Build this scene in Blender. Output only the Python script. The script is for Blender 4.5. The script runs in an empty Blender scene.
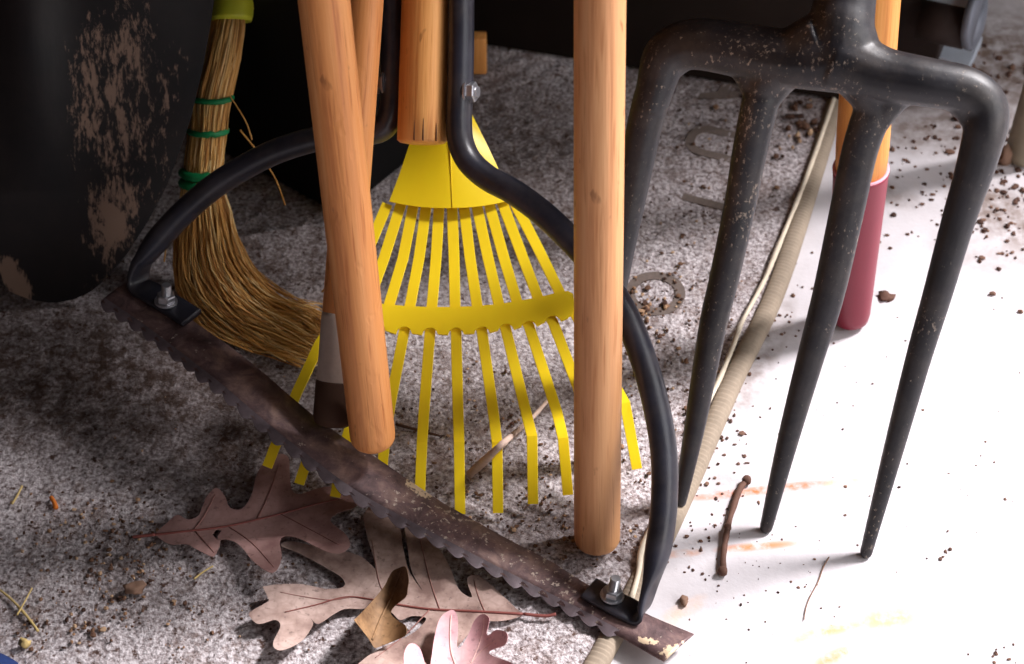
import bpy, bmesh, math, random
from mathutils import Vector, Matrix, Quaternion, noise
from mathutils.geometry import delaunay_2d_cdt
random.seed(7)
V = Vector
SC = bpy.context.scene
COL = SC.collection

# ------------------------------------------------------------------ camera model (real camera, 50 mm on a 24 mm wide sensor)
F = 2133.3
PITCH = math.radians(45)
CH = 1.09
CAM = V((0, 0, CH))
FW = V((0, math.cos(PITCH), -math.sin(PITCH)))
UP = V((0, math.sin(PITCH), math.cos(PITCH)))
RT = V((1, 0, 0))

def ray(u, v):
    return FW + RT * ((u - 512) / F) - UP * ((v - 332) / F)
def P(u, v, d):
    return CAM + ray(u, v) * d
def G(u, v, z=0.0):
    r = ray(u, v)
    return CAM + r * ((z - CH) / r.z)
def PL(u, v, pt, n):
    r = ray(u, v)
    return CAM + r * ((pt - CAM).dot(n) / r.dot(n))
def depth(p):
    return (p - CAM).dot(FW)

# ------------------------------------------------------------------ materials
def srgb(r, g, b):
    f = lambda c: (c / 255 / 12.92) if c / 255 <= 0.04045 else ((c / 255 + 0.055) / 1.055) ** 2.4
    return (f(r), f(g), f(b), 1)

class NT:
    def __init__(s, name, rough=0.5, spec=0.5, metal=0.0):
        s.m = bpy.data.materials.new(name); s.m.use_nodes = True
        s.t = s.m.node_tree; s.b = s.t.nodes['Principled BSDF']
        s.b.inputs['Roughness'].default_value = rough
        s.b.inputs['Specular IOR Level'].default_value = spec
        s.b.inputs['Metallic'].default_value = metal
    def n(s, kind, **kw):
        nd = s.t.nodes.new(kind)
        for k, v in kw.items(): setattr(nd, k, v)
        return nd
    def l(s, a, b): s.t.links.new(a, b)
    def coord(s, scale=(1, 1, 1), kind='Object'):
        tc = s.n('ShaderNodeTexCoord'); mp = s.n('ShaderNodeMapping')
        mp.inputs['Scale'].default_value = scale
        s.l(tc.outputs[kind], mp.inputs['Vector'])
        return mp.outputs['Vector']
    def noise(s, vec, scale=5, detail=4, rough=0.55, dist=0.0):
        nd = s.n('ShaderNodeTexNoise')
        nd.inputs['Scale'].default_value = scale; nd.inputs['Detail'].default_value = detail
        nd.inputs['Roughness'].default_value = rough; nd.inputs['Distortion'].default_value = dist
        s.l(vec, nd.inputs['Vector'])
        return nd.outputs['Fac']
    def ramp(s, fac, stops, interp='LINEAR'):
        r = s.n('ShaderNodeValToRGB'); r.color_ramp.interpolation = interp
        e = r.color_ramp.elements
        while len(e) < len(stops): e.new(0.5)
        for i, (p, c) in enumerate(stops):
            e[i].position = p; e[i].color = c if len(c) == 4 else (*c, 1)
        s.l(fac, r.inputs['Fac'])
        return r.outputs['Color']
    def math(s, op, a, b=None, clamp=False):
        m = s.n('ShaderNodeMath', operation=op, use_clamp=clamp)
        for i, x in enumerate((a, b)):
            if x is None: continue
            if isinstance(x, (int, float)): m.inputs[i].default_value = x
            else: s.l(x, m.inputs[i])
        return m.outputs[0]
    def mix(s, fac, a, b, mode='MIX'):
        m = s.n('ShaderNodeMix', data_type='RGBA', blend_type=mode)
        for i, x in ((0, fac), (6, a), (7, b)):
            if isinstance(x, (int, float)): m.inputs[i].default_value = x
            elif isinstance(x, tuple): m.inputs[i].default_value = x
            else: s.l(x, m.inputs[i])
        return m.outputs[2]
    def color(s, c):
        if isinstance(c, tuple): s.b.inputs['Base Color'].default_value = c
        else: s.l(c, s.b.inputs['Base Color'])
    def bump(s, h, strength=0.3, dist=0.001):
        b = s.n('ShaderNodeBump'); b.inputs['Strength'].default_value = strength
        b.inputs['Distance'].default_value = dist
        s.l(h, b.inputs['Height']); s.l(b.outputs['Normal'], s.b.inputs['Normal'])
    def seg(s, vec, A, B, w, soft=1.0):
        """mask of a worn / stained / shade-painted streak between two points lying in the surface"""
        A = V(A); B = V(B); c = (A + B) / 2; d = B - A; L = max(d.length / 2, 1e-5); d.normalize()
        p = V((-d.y, d.x, 0))
        sub = s.n('ShaderNodeVectorMath', operation='SUBTRACT'); s.l(vec, sub.inputs[0]); sub.inputs[1].default_value = c
        def dot(k, q):
            nd = s.n('ShaderNodeVectorMath', operation='DOT_PRODUCT'); s.l(sub.outputs[0], nd.inputs[0]); nd.inputs[1].default_value = k / q
            return nd.outputs['Value']
        a = dot(d, L + w); b = dot(p, w)
        r2 = s.math('ADD', s.math('POWER', s.math('ABSOLUTE', a), 3.0), s.math('POWER', s.math('ABSOLUTE', b), 2.0))
        return s.math('MULTIPLY', s.math('SUBTRACT', 1.0, r2, clamp=True), soft)

def wood(name, c1, c2, c3, rough=0.48, dents=0.0):
    t = NT(name, rough, 0.35)
    g = t.noise(t.coord((140, 140, 5)), 1.0, 5, 0.6, 0.4)
    big = t.noise(t.coord((25, 25, 3)), 1.0, 3, 0.5)
    fine = t.noise(t.coord((500, 500, 22)), 1.0, 2, 0.5)
    base = t.ramp(g, [(0.3, c1), (0.52, c2), (0.75, c3)])
    base = t.mix(t.ramp(big, [(0.35, (0, 0, 0)), (0.7, (.55, .55, .55))]), base, c3)
    base = t.mix(t.ramp(fine, [(0.28, (.75, .75, .75)), (0.42, (0, 0, 0))]), base, c1)
    spots = t.noise(t.coord((160, 160, 60)), 1.0, 2, 0.5)
    base = t.mix(t.ramp(spots, [(0.70, (0, 0, 0)), (0.76, (.6, .6, .6))]), base, tuple(x * .45 for x in c1[:3]) + (1,))
    t.color(base)
    h = fine
    if dents:
        d = t.noise(t.coord((90, 90, 55)), 1.0, 2, 0.5)
        h = t.math('ADD', fine, t.math('MULTIPLY', t.ramp(d, [(0.6, (0, 0, 0)), (0.7, (1, 1, 1))]), -dents))
    t.bump(h, 0.25, 0.0012)
    return t.m

def plain(name, c, rough=0.5, spec=0.5, metal=0.0, var=0.12, sc=60):
    t = NT(name, rough, spec, metal)
    k = t.noise(t.coord(), sc, 4, 0.6)
    t.color(t.mix(k, tuple(x * (1 - var) for x in c[:3]) + (1,), tuple(min(1, x * (1 + var)) for x in c[:3]) + (1,)))
    t.bump(k, 0.1, 0.0005)
    return t.m

def black_metal(name, specks=0.62, dirt=(.33, .26, .21, 1), base=(.016, .015, .021, 1), rough=0.36, sc=150):
    t = NT(name, rough, 0.42)
    k = t.noise(t.coord((1, 1, .5)), sc, 6, 0.72)
    reg = t.noise(t.coord(), 16, 2, 0.5)
    m = t.math('ADD', k, t.math('MULTIPLY', t.math('SUBTRACT', reg, 0.5), 0.35))
    mask = t.ramp(m, [(specks, (0, 0, 0)), (specks + .07, (.75, .75, .75))])
    film = t.ramp(t.noise(t.coord(), 38, 5, .7), [(.45, (0, 0, 0)), (.75, (.10, .10, .10))])
    k2 = t.noise(t.coord(), 45, 3, 0.5)
    b = t.mix(t.ramp(k2, [(0.35, (0, 0, 0)), (0.75, (1, 1, 1))]), base, tuple(x * 2.0 for x in base[:3]) + (1,))
    t.color(t.mix(mask, t.mix(film, b, dirt), dirt))
    t.l(t.math('ADD', t.math('MULTIPLY', mask, 0.4), t.math('ADD', rough - .06, t.math('MULTIPLY', k2, 0.2))), t.b.inputs['Roughness'])
    t.bump(m, 0.25, 0.0006)
    return t.m

M = {}
M['wood_warm'] = wood('wood_warm', srgb(172, 98, 48), srgb(210, 136, 76), srgb(222, 156, 98), dents=0.9)
M['wood_orange'] = wood('wood_orange', srgb(186, 114, 54), srgb(214, 146, 78), srgb(224, 164, 98))
M['wood_pale'] = wood('wood_pale', srgb(174, 112, 68), srgb(203, 144, 97), srgb(213, 161, 113))
M['wood_gold'] = wood('wood_gold', srgb(182, 108, 36), srgb(208, 136, 60), srgb(218, 152, 76))
M['wood_grey'] = plain('wood_grey', srgb(182, 166, 154), .7, .2, var=.35, sc=80)
M['dark_band'] = plain('dark_band', srgb(74, 52, 40), .7, .2, var=.3)
M['frame_black'] = black_metal('frame_black', 0.72, base=(.014, .014, .021, 1), rough=.32)
M['fork_black'] = black_metal('fork_black', 0.62, base=(.008, .0072, .0095, 1), rough=.42, sc=420)
M['steel'] = plain('bright_steel', srgb(190, 190, 195), .32, .5, 0.9, sc=200)
M['galv'] = plain('galvanised_steel', srgb(196, 204, 216), .45, .5, 0.35, sc=120)
M['flange'] = plain('grey_flange', srgb(112, 116, 126), .45, .5, .3, sc=120)
M['darkgear'] = plain('dark_gear', srgb(48, 36, 32), .7, .3, var=.4)
M['yellow'] = plain('yellow_enamel', srgb(255, 218, 30), .38, .45, var=.05)
M['lime'] = plain('lime_plastic', srgb(236, 242, 70), .35, .5, var=.04)
M['green'] = plain('green_cord', srgb(20, 132, 76), .5, .4)
M['red'] = plain('red_rubber', srgb(124, 28, 48), .42, .45, var=.08)
M['denim'] = plain('blue_denim', srgb(38, 54, 98), .9, .1, var=.4, sc=400)
M['pipe'] = plain('dirty_pipe', srgb(128, 118, 100), .6, .3, var=.4, sc=50)
M['blackbox'] = plain('black_plastic', (.004, .0035, .0035, 1), .7, .15)
M['board'] = plain('dark_board', (.014, .009, .007, 1), .85, .1, var=.4, sc=20)
M['wall'] = plain('dark_wall', (.05, .034, .026, 1), .9, .1, var=.4, sc=9)
M['thread'] = plain('pale_thread', srgb(205, 192, 172), .8, .2, var=.25, sc=120)
M['binding'] = plain('mat_binding', srgb(142, 128, 112), .8, .2, var=.25, sc=90)
M['groove'] = plain('letter_groove', srgb(112, 100, 94), .95, .05, var=.4, sc=300)
M['twig'] = plain('twig_bark', srgb(92, 66, 56), .8, .2, var=.4, sc=220)
M['twig_pale'] = plain('twig_pale', srgb(208, 182, 166), .8, .2, var=.3, sc=220)
M['drygrass'] = plain('dry_grass', srgb(206, 180, 120), .7, .2, var=.2)
M['rust'] = plain('rust_flake', srgb(214, 120, 50), .8, .2, var=.3)
M['husk'] = plain('husk', srgb(128, 100, 84), .8, .2, var=.4, sc=200)

def mat_blade():
    t = NT('blade_steel', .5, .4, .25)
    k = t.noise(t.coord(), 55, 6, .7, .4); f = t.noise(t.coord(), 260, 4, .65)
    reg = t.noise(t.coord(), 11, 2, .5)
    b = t.ramp(k, [(.3, srgb(60, 46, 49)), (.5, srgb(108, 85, 84)), (.7, srgb(154, 126, 116))])
    sp = t.math('ADD', f, t.math('MULTIPLY', t.math('SUBTRACT', reg, .5), .5))
    m = t.ramp(sp, [(.64, (0, 0, 0)), (.70, (1, 1, 1))])
    obj = t.coord()
    wear = None
    for a, b2, w in (((408, 488), (428, 500), .007), ((280, 405), (262, 396), .008), ((672, 636), (686, 634), .010), ((640, 622), (660, 626), .004)):
        s_ = t.seg(obj, G(*a, .03) - G(380, 480, .007), G(*b2, .03) - G(380, 480, .007), w)
        wear = s_ if wear is None else t.math('MAXIMUM', wear, s_)
    wf = t.noise(obj, 330, 3, .6)
    wm = t.ramp(t.math('ADD', wf, t.math('MULTIPLY', wear, .55)), [(.86, (0, 0, 0)), (.93, (1, 1, 1))])
    c = t.mix(m, b, srgb(188, 172, 158)); c = t.mix(wm, c, srgb(214, 190, 160))
    t.color(c); t.bump(t.math('ADD', f, k), .4, .0006)
    return t.m
M['blade'] = mat_blade()
M['edge'] = plain('sharpened_edge', srgb(92, 80, 84), .5, .45, .3, var=.6, sc=160)

def mat_straw():
    t = NT('broom_straw', .55, .3)
    g = t.n('ShaderNodeNewGeometry')
    t.color(t.ramp(g.outputs['Random Per Island'], [(0, srgb(150, 98, 46)), (.4, srgb(214, 160, 86)), (.8, srgb(236, 192, 118)), (1, srgb(250, 226, 168))]))
    return t.m
M['straw'] = mat_straw()

def mat_leaf(name, c1, c2, c3, edge=None):
    t = NT(name, .62, .25)
    k = t.noise(t.coord(), 45, 4, .6); f = t.noise(t.coord(), 260, 3, .6)
    c = t.ramp(k, [(.36, c1), (.5, c2), (.64, c3)])
    c = t.mix(t.ramp(f, [(.6, (0, 0, 0)), (.68, (.5, .5, .5))]), c, tuple(x * .45 for x in c1[:3]) + (1,))
    vr = t.n('ShaderNodeTexVoronoi', feature='DISTANCE_TO_EDGE'); vr.inputs['Scale'].default_value = 120
    t.l(t.coord(), vr.inputs['Vector'])
    c = t.mix(t.ramp(vr.outputs['Distance'], [(0, (.22, .22, .22)), (.12, (0, 0, 0))]), c, c1)
    t.color(c); t.bump(k, .25, .002)
    return t.m
M['leafA'] = mat_leaf('leaf_mauve', srgb(150, 112, 108), srgb(172, 134, 128), srgb(186, 148, 142))
M['leafB'] = mat_leaf('leaf_taupe', srgb(132, 106, 98), srgb(168, 142, 132), srgb(194, 168, 158))
M['leafC'] = mat_leaf('leaf_brown', srgb(92, 66, 44), srgb(124, 94, 66), srgb(150, 116, 82))
M['leafD'] = mat_leaf('leaf_pink', srgb(196, 146, 152), srgb(212, 166, 170), srgb(224, 184, 184))
M['vein'] = plain('leaf_vein', srgb(134, 78, 72), .6, .2)
M['vein_soft'] = plain('leaf_vein_soft', srgb(146, 102, 94), .6, .2)
M['vein_pale'] = plain('leaf_vein_pale', srgb(226, 186, 176), .6, .2)

def mat_mat():
    t = NT('mat_pile', .95, .08)
    o = t.coord()
    f = t.noise(o, 340, 4, .6); md = t.noise(o, 95, 5, .7); big = t.noise(o, 9, 4, .6)
    c = t.ramp(f, [(.33, srgb(120, 107, 106)), (.48, srgb(176, 166, 167)), (.64, srgb(222, 214, 216))])
    dm = t.math('ADD', md, t.math('MULTIPLY', t.math('SUBTRACT', big, .5), .5))
    c = t.mix(t.ramp(dm, [(.50, (0, 0, 0)), (.70, (.7, .7, .7))]), c, srgb(120, 98, 88))
    fs = t.noise(o, 150, 4, .7)
    c = t.mix(t.ramp(fs, [(.585, (0, 0, 0)), (.635, (.9, .9, .9))]), c, srgb(84, 60, 50))
    obj = o; dirt = None  # one mask for soil patches and for shade painted into the pile
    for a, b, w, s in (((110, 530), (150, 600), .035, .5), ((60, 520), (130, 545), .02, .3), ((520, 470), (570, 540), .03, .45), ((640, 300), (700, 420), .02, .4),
                    ((-40, 345), (250, 410), .095, .95), ((400, 380), (560, 390), .05, .5), ((400, 250), (520, 230), .05, .6), ((640, 190), (760, 120), .05, .35), ((560, 160), (480, 120), .10, .7), ((660, 60), (760, 60), .08, .7), ((300, 230), (250, 260), .06, .7), ((0, 430), (90, 440), .02, .5)):  # longest strip is painted shade in front of the shovel
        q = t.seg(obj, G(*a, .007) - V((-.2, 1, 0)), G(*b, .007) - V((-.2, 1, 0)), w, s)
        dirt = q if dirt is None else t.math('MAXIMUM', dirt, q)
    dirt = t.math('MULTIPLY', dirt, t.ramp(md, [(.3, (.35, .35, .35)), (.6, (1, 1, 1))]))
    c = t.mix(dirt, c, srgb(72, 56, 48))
    t.color(c); t.bump(t.math('ADD', f, md), .7, .003)
    return t.m
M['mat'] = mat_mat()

def mat_floor():
    t = NT('pale_concrete', .8, .2)
    o = t.coord()
    k = t.noise(o, 14, 5, .6); f = t.noise(o, 240, 3, .6); dt = t.noise(o, 70, 5, .65)
    c = t.ramp(k, [(.3, srgb(184, 178, 180)), (.6, srgb(204, 199, 202))])
    c = t.mix(t.ramp(f, [(.70, (0, 0, 0)), (.76, (.7, .7, .7))]), c, srgb(150, 124, 110))
    dirt = None
    for a, b, w, s in (((985, 200), (1024, 230), .035, .9), ((900, 130), (1000, 120), .04, .8), ((790, 300), (735, 420), .012, .65),
                       ((990, 60), (900, 60), .10, 1.0), ((1010, 262), (960, 250), .03, .35), ((880, 190), (905, 200), .015, .5), ((700, 500), (740, 470), .02, .3)):
        q = t.seg(o, G(*a), G(*b), w, s)
        dirt = q if dirt is None else t.math('MAXIMUM', dirt, q)
    dm = t.math('MULTIPLY', dirt, t.ramp(dt, [(.34, (.12, .12, .12)), (.6, (1, 1, 1))]))
    c = t.mix(dm, c, srgb(112, 92, 80))
    warp = t.noise(o, 60, 4, .7)
    for a, b, w, s, col in (((688, 499), (832, 482), .0048, .95, srgb(198, 100, 36)), ((716, 550), (798, 543), .0042, .85, srgb(206, 116, 46)), ((650, 556), (700, 552), .004, .6, srgb(204, 128, 70)),
                            ((795, 641), (860, 622), .006, .75, srgb(214, 156, 84)), ((820, 664), (848, 650), .006, .8, srgb(210, 146, 70)), ((868, 622), (905, 616), .010, .7, srgb(216, 166, 96)),
                            ((830, 485), (860, 478), .006, .5, srgb(212, 160, 90)), ((640, 640), (700, 600), .008, .4, srgb(226, 170, 120))):
        q = t.math('MULTIPLY', t.seg(o, G(*a), G(*b), w, s), t.ramp(warp, [(.36, (.1, .1, .1)), (.56, (1, 1, 1))]))
        c = t.mix(q, c, col)
    t.color(c); t.bump(t.math('ADD', f, dt), .25, .001)
    return t.m
M['floor'] = mat_floor()

# ------------------------------------------------------------------ building helpers
def link(name, me, mat, parent=None, smooth=True):
    o = bpy.data.objects.new(name, me); COL.objects.link(o)
    if mat is not None: me.materials.append(mat)
    if smooth:
        for p in me.polygons: p.use_smooth = True
    if parent is not None: o.parent = parent
    return o

def mk(name, bm, mat, parent=None, smooth=True, local=False, normals=True):
    """one mesh object; vertices are given in world space unless local"""
    if parent is not None and not local:
        off = V((0, 0, 0)); q = parent
        while q is not None: off += q.location; q = q.parent
        for v in bm.verts: v.co -= off
    if normals: bmesh.ops.recalc_face_normals(bm, faces=bm.faces)
    me = bpy.data.meshes.new(name); bm.to_mesh(me); bm.free()
    return link(name, me, mat, parent, smooth)

def mk_at(name, bm, mat, loc, smooth=True):
    """top-level mesh with its origin at loc"""
    for v in bm.verts: v.co -= loc
    bmesh.ops.recalc_face_normals(bm, faces=bm.faces)
    me = bpy.data.meshes.new(name); bm.to_mesh(me); bm.free()
    o = link(name, me, mat, None, smooth); o.location = loc
    return o

def tag(o, label, cat, group=None, kind=None):
    o['label'] = label; o['category'] = cat
    if group: o['group'] = group
    if kind: o['kind'] = kind
    return o

def empty(name, loc, label, cat, group=None):
    o = bpy.data.objects.new(name, None); COL.objects.link(o); o.location = loc; o.empty_display_size = .02
    return tag(o, label, cat, group)

def smooth_path(pts, n=8):
    """Catmull-Rom through vectors of any size"""
    pts = [tuple(p) for p in pts]; out = []
    N = len(pts)
    for i in range(N - 1):
        p0 = pts[max(i - 1, 0)]; p1 = pts[i]; p2 = pts[i + 1]; p3 = pts[min(i + 2, N - 1)]
        for k in range(n):
            t = k / n
            out.append(tuple(.5 * ((2 * b) + (-a + c) * t + (2 * a - 5 * b + 4 * c - d) * t * t + (-a + 3 * b - 3 * c + d) * t ** 3) for a, b, c, d in zip(p0, p1, p2, p3)))
    out.append(pts[-1])
    return out

def tube(bm, pts, radii, seg=16, nrm=None, flat=1.0, caps=True, power=1.0):
    """tube along pts; nrm = axis of the section's second radius (radius*flat)"""
    pts = [V(p) for p in pts]; n = len(pts)
    if isinstance(radii, (int, float)): radii = [radii] * n
    rings = []; prev = None
    for i in range(n):
        t = (pts[min(i + 1, n - 1)] - pts[max(i - 1, 0)]).normalized()
        if nrm is not None:
            a = nrm - t * nrm.dot(t)
        elif prev is None:
            a = t.orthogonal()
        else:
            a = prev - t * prev.dot(t)
        a.normalize(); prev = a; b = t.cross(a)
        ring = []
        for k in range(seg):
            th = 2 * math.pi * k / seg
            ring.append(bm.verts.new(pts[i] + a * (math.cos(th) * radii[i] * flat) + b * (math.sin(th) * radii[i])))
        rings.append(ring)
    for i in range(n - 1):
        for k in range(seg):
            bm.faces.new((rings[i][k], rings[i][(k + 1) % seg], rings[i + 1][(k + 1) % seg], rings[i + 1][k]))
    if caps:
        bm.faces.new(rings[0][::-1]); bm.faces.new(rings[-1])
    return rings

def lathe(bm, prof, seg=28, wob=0.0):
    """profile [(r, z)] turned about local z"""
    rings = []
    for r, z in prof:
        rings.append([bm.verts.new((r * math.cos(2 * math.pi * k / seg) * (1 + wob * noise.noise(V((k, z * 40, 0)))), r * math.sin(2 * math.pi * k / seg), z)) for k in range(seg)])
    for i in range(len(rings) - 1):
        for k in range(seg):
            bm.faces.new((rings[i][k], rings[i][(k + 1) % seg], rings[i + 1][(k + 1) % seg], rings[i + 1][k]))
    bm.faces.new(rings[0][::-1]); bm.faces.new(rings[-1])

def aligned(name, prof, mat, base, direction, parent=None, seg=28, wob=0.0):
    """turned part standing at base along direction, with its own local z for the grain"""
    bm = bmesh.new(); lathe(bm, prof, seg, wob)
    bmesh.ops.recalc_face_normals(bm, faces=bm.faces)
    me = bpy.data.meshes.new(name); bm.to_mesh(me); bm.free()
    o = link(name, me, mat, parent)
    off = V((0, 0, 0)); q = parent
    while q is not None: off += q.location; q = q.parent
    o.rotation_mode = 'QUATERNION'
    o.rotation_quaternion = V((0, 0, 1)).rotation_difference(V(direction).normalized())
    o.location = V(base) - off
    return o

def box(bm, c, ex, ey, ez, sx, sy, sz):
    vs = [bm.verts.new(c + ex * (i * sx / 2) + ey * (j * sy / 2) + ez * (k * sz / 2)) for i in (-1, 1) for j in (-1, 1) for k in (-1, 1)]
    for f in ((0, 1, 3, 2), (4, 6, 7, 5), (0, 4, 5, 1), (2, 3, 7, 6), (0, 2, 6, 4), (1, 5, 7, 3)):
        bm.faces.new([vs[i] for i in f])
    return vs

def bevel(bm, w, seg=2):
    bmesh.ops.bevel(bm, geom=list(bm.edges), offset=w, segments=seg, affect='EDGES', profile=.5)

def prism(bm, top, off):
    """closed solid between a polygon and the same polygon shifted by off"""
    a = [bm.verts.new(p) for p in top]; b = [bm.verts.new(p + off) for p in top]
    bm.faces.new(a); bm.faces.new(b[::-1]); n = len(a)
    for i in range(n): bm.faces.new((a[i], b[i], b[(i + 1) % n], a[(i + 1) % n]))

X, Y, Z = V((1, 0, 0)), V((0, 1, 0)), V((0, 0, 1))
WALL_Y = 1.50

def to_wall(b, d, r):
    """length along d from b until the back wall"""
    return (WALL_Y - r - b.y) / d.y

# ------------------------------------------------------------------ setting
def struct(o):
    o['kind'] = 'structure'; return o
bm = bmesh.new(); bmesh.ops.create_grid(bm, x_segments=8, y_segments=8, size=3.0)
o = struct(mk('floor', bm, M['floor'], smooth=False)); 
bm = bmesh.new(); box(bm, V((-.355, WALL_Y + .05, 1.0)), X, Y, Z, 2.49, .1, 2.0)
struct(mk('wall_back', bm, M['wall'], smooth=False))
bm = bmesh.new(); box(bm, V((-1.0, .6, 1.0)), X, Y, Z, .1, 1.9, 2.0)
struct(mk('wall_left', bm, M['wall'], smooth=False))

# ------------------------------------------------------------------ mat
MT = .007
edge_px = [(870, 20), (835, 130), (788, 280), (742, 379), (699, 479), (661, 560), (606, 664), (560, 740)]
edge = [G(u, v, MT) for u, v in edge_px]
edge = [edge[0] + (edge[0] - edge[1])] + edge + [edge[-1] + (edge[-1] - edge[-2]) * 2]
edge_s = [V(p) for p in smooth_path(edge, 24)]
def edge_x(y):
    for a, b in zip(edge_s, edge_s[1:]):
        if b.y <= y <= a.y:
            t = (a.y - y) / max(a.y - b.y, 1e-9); return a.x + (b.x - a.x) * t
    return edge_s[0].x if y > edge_s[0].y else edge_s[-1].x
BW = .0125
floor_mat = empty('floor_mat', V((-.2, 1.0, 0)), 'grey speckled carpet mat with ribbed pale edge lying on the floor', 'mat')
bm = bmesh.new()
ys = [.62 + i * .0033 for i in range(int((1.46 - .62) / .0033))]
NX = 330; rows = []
for y in ys:
    x1 = edge_x(y) - BW; row = []
    for i in range(NX + 1):
        x = -.72 + (x1 + .72) * i / NX
        p = V((x, y, 0))
        h = noise.noise(p * 260) * .0013 + noise.noise(p * 90) * .0013 + noise.noise(p * 14) * .0012
        row.append(bm.verts.new((x, y, MT - .0012 + h)))
    rows.append(row)
for a, b in zip(rows, rows[1:]):
    for i in range(NX): bm.faces.new((a[i], a[i + 1], b[i + 1], b[i]))
rim = [r[0] for r in rows][::-1] + rows[0][1:] + [r[-1] for r in rows[1:]] + rows[-1][-2:0:-1]
low = [bm.verts.new((v.co.x, v.co.y, 0.0005)) for v in rim]
n = len(rim)
for i in range(n): bm.faces.new((rim[i], rim[(i + 1) % n], low[(i + 1) % n], low[i]))
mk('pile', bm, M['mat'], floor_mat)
# ribbed binding along the edge
bm = bmesh.new()
dense = []
for a, b in zip(edge_s, edge_s[1:]):
    L = (b - a).length; k = max(1, int(L / .0011))
    dense += [a + (b - a) * (i / k) for i in range(k)]
dense.append(edge_s[-1])
prev = None
for i, p in enumerate(dense):
    t = (dense[min(i + 2, len(dense) - 1)] - dense[max(i - 2, 0)]).normalized(); s = t.cross(Z).normalized()
    if s.x < 0: s = -s
    rib = .0005 * math.sin(i * math.pi / 1.5)
    w = BW / 2 + .0008
    prof = [(-w, -.0066), (-w, -.0005), (-w * .8, .0016 + rib), (-w * .3, .0028 + rib), (w * .3, .0026 + rib), (w * .75, .001 + rib), (w, -.003), (w, -.0066)]
    c = p - s * (BW / 2)
    ring = [bm.verts.new(c + s * a + Z * z) for a, z in prof]
    if prev:
        for k in range(len(ring) - 1): bm.faces.new((prev[k], prev[k + 1], ring[k + 1], ring[k]))
    prev = ring
b = mk('edge_binding', bm, M['binding'], floor_mat); b['label'] = 'ribbed cream edge binding'
# loose pale thread lying along the inner side of the binding
th_px = [(838, 95), (812, 170), (778, 255), (766, 283), (745, 322), (736, 346), (722, 380), (703, 420), (684, 470), (664, 510), (646, 545), (641, 575), (633, 602)]
bm = bmesh.new(); tp = smooth_path([G(u - 3, v, MT + .003) for u, v in th_px], 8)
tube(bm, tp, [.0019 + .0006 * noise.noise(V(p) * 60) for p in tp], 8)
t_ = mk('piping', bm, M['thread'], floor_mat); t_['label'] = 'loose pale piping thread'
# lettering pressed into the mat
eu = V((.93, -.37, 0)).normalized(); ex_ = V((-eu.y * -1, 0, 0))
exx = V((eu.y, -eu.x, 0))
dg = bpy.context.evaluated_depsgraph_get()
for ch, (u, v) in (('A', (731, 90)), ('U', (713, 143)), ('T', (709, 204)), ('O', (655, 294))):
    cu = bpy.data.curves.new('letter', 'FONT'); cu.body = ch; cu.size = .060; cu.align_x = 'CENTER'; cu.extrude = .0009; cu.offset = .0010
    to = bpy.data.objects.new('letter', cu); COL.objects.link(to)
    dg.update()
    me = bpy.data.meshes.new_from_object(to.evaluated_get(bpy.context.evaluated_depsgraph_get()))
    xs = [q.co.x for q in me.vertices]; yy = [q.co.y for q in me.vertices]
    cx, cy = (min(xs) + max(xs)) / 2, (min(yy) + max(yy)) / 2
    c = G(u, v, MT - .0013)
    for q in me.vertices:
        q.co = c + exx * (q.co.x - cx) + eu * (q.co.y - cy) + Z * q.co.z
    bm = bmesh.new(); bm.from_mesh(me)
    l_ = mk('letter', bm, M['groove'], floor_mat, smooth=False); l_['label'] = 'dark pressed letter ' + ch
    bpy.data.objects.remove(to); bpy.data.curves.remove(cu); bpy.data.meshes.remove(me)

# ------------------------------------------------------------------ dark things at the back
c1, c2, c3 = G(235, 168), G(341, 226), G(402, 122)
ax = (c1 - c2).normalized(); ay = V((-ax.y, ax.x, 0)); ay = ay if ay.dot(c3 - c2) > 0 else -ay
HB = .20
bxo = empty('storage_box', c2, 'big black box in deep shade behind the broom and wooden handles', 'box')
bm = bmesh.new(); box(bm, c2 + ax * .11 + ay * .075 + Z * (HB / 2 + .009), ax, ay, Z, .22, .15, HB); bevel(bm, .004)
mk('box_body', bm, M['blackbox'], bxo, smooth=False)
bm = bmesh.new(); box(bm, c2 + ax * .11 + ay * .075 + Z * (HB + .02), ax, ay, Z, .236, .166, .022); bevel(bm, .004)
mk('lid', bm, M['blackbox'], bxo, smooth=False)
a_, b_ = G(465, 44, .009), G(580, 62, .009)
dx = (b_ - a_).normalized(); dn = V((dx.y, -dx.x, 0))
bd = bmesh.new(); cb = (a_ + b_) / 2 + dx * .10 - dn * .012 + Z * .2
tilt = Quaternion(dx, -.06); box(bd, cb, dx, dn, Z, .36, .02, .40); bevel(bd, .003)
tag(mk_at('dark_board', bd, M['board'], V((cb.x, cb.y, .009))), 'dark brown board standing upright against the back wall', 'board')
bm = bmesh.new(); wb = G(477, 75, .009)
box(bm, wb + Z * .018 + Y * .006, X, Y, Z, .016, .012, .036); bevel(bm, .0015)
tag(mk_at('wood_offcut', bm, M['wood_orange'], wb), 'small orange wood offcut standing by the dark board', 'wood block')

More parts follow.
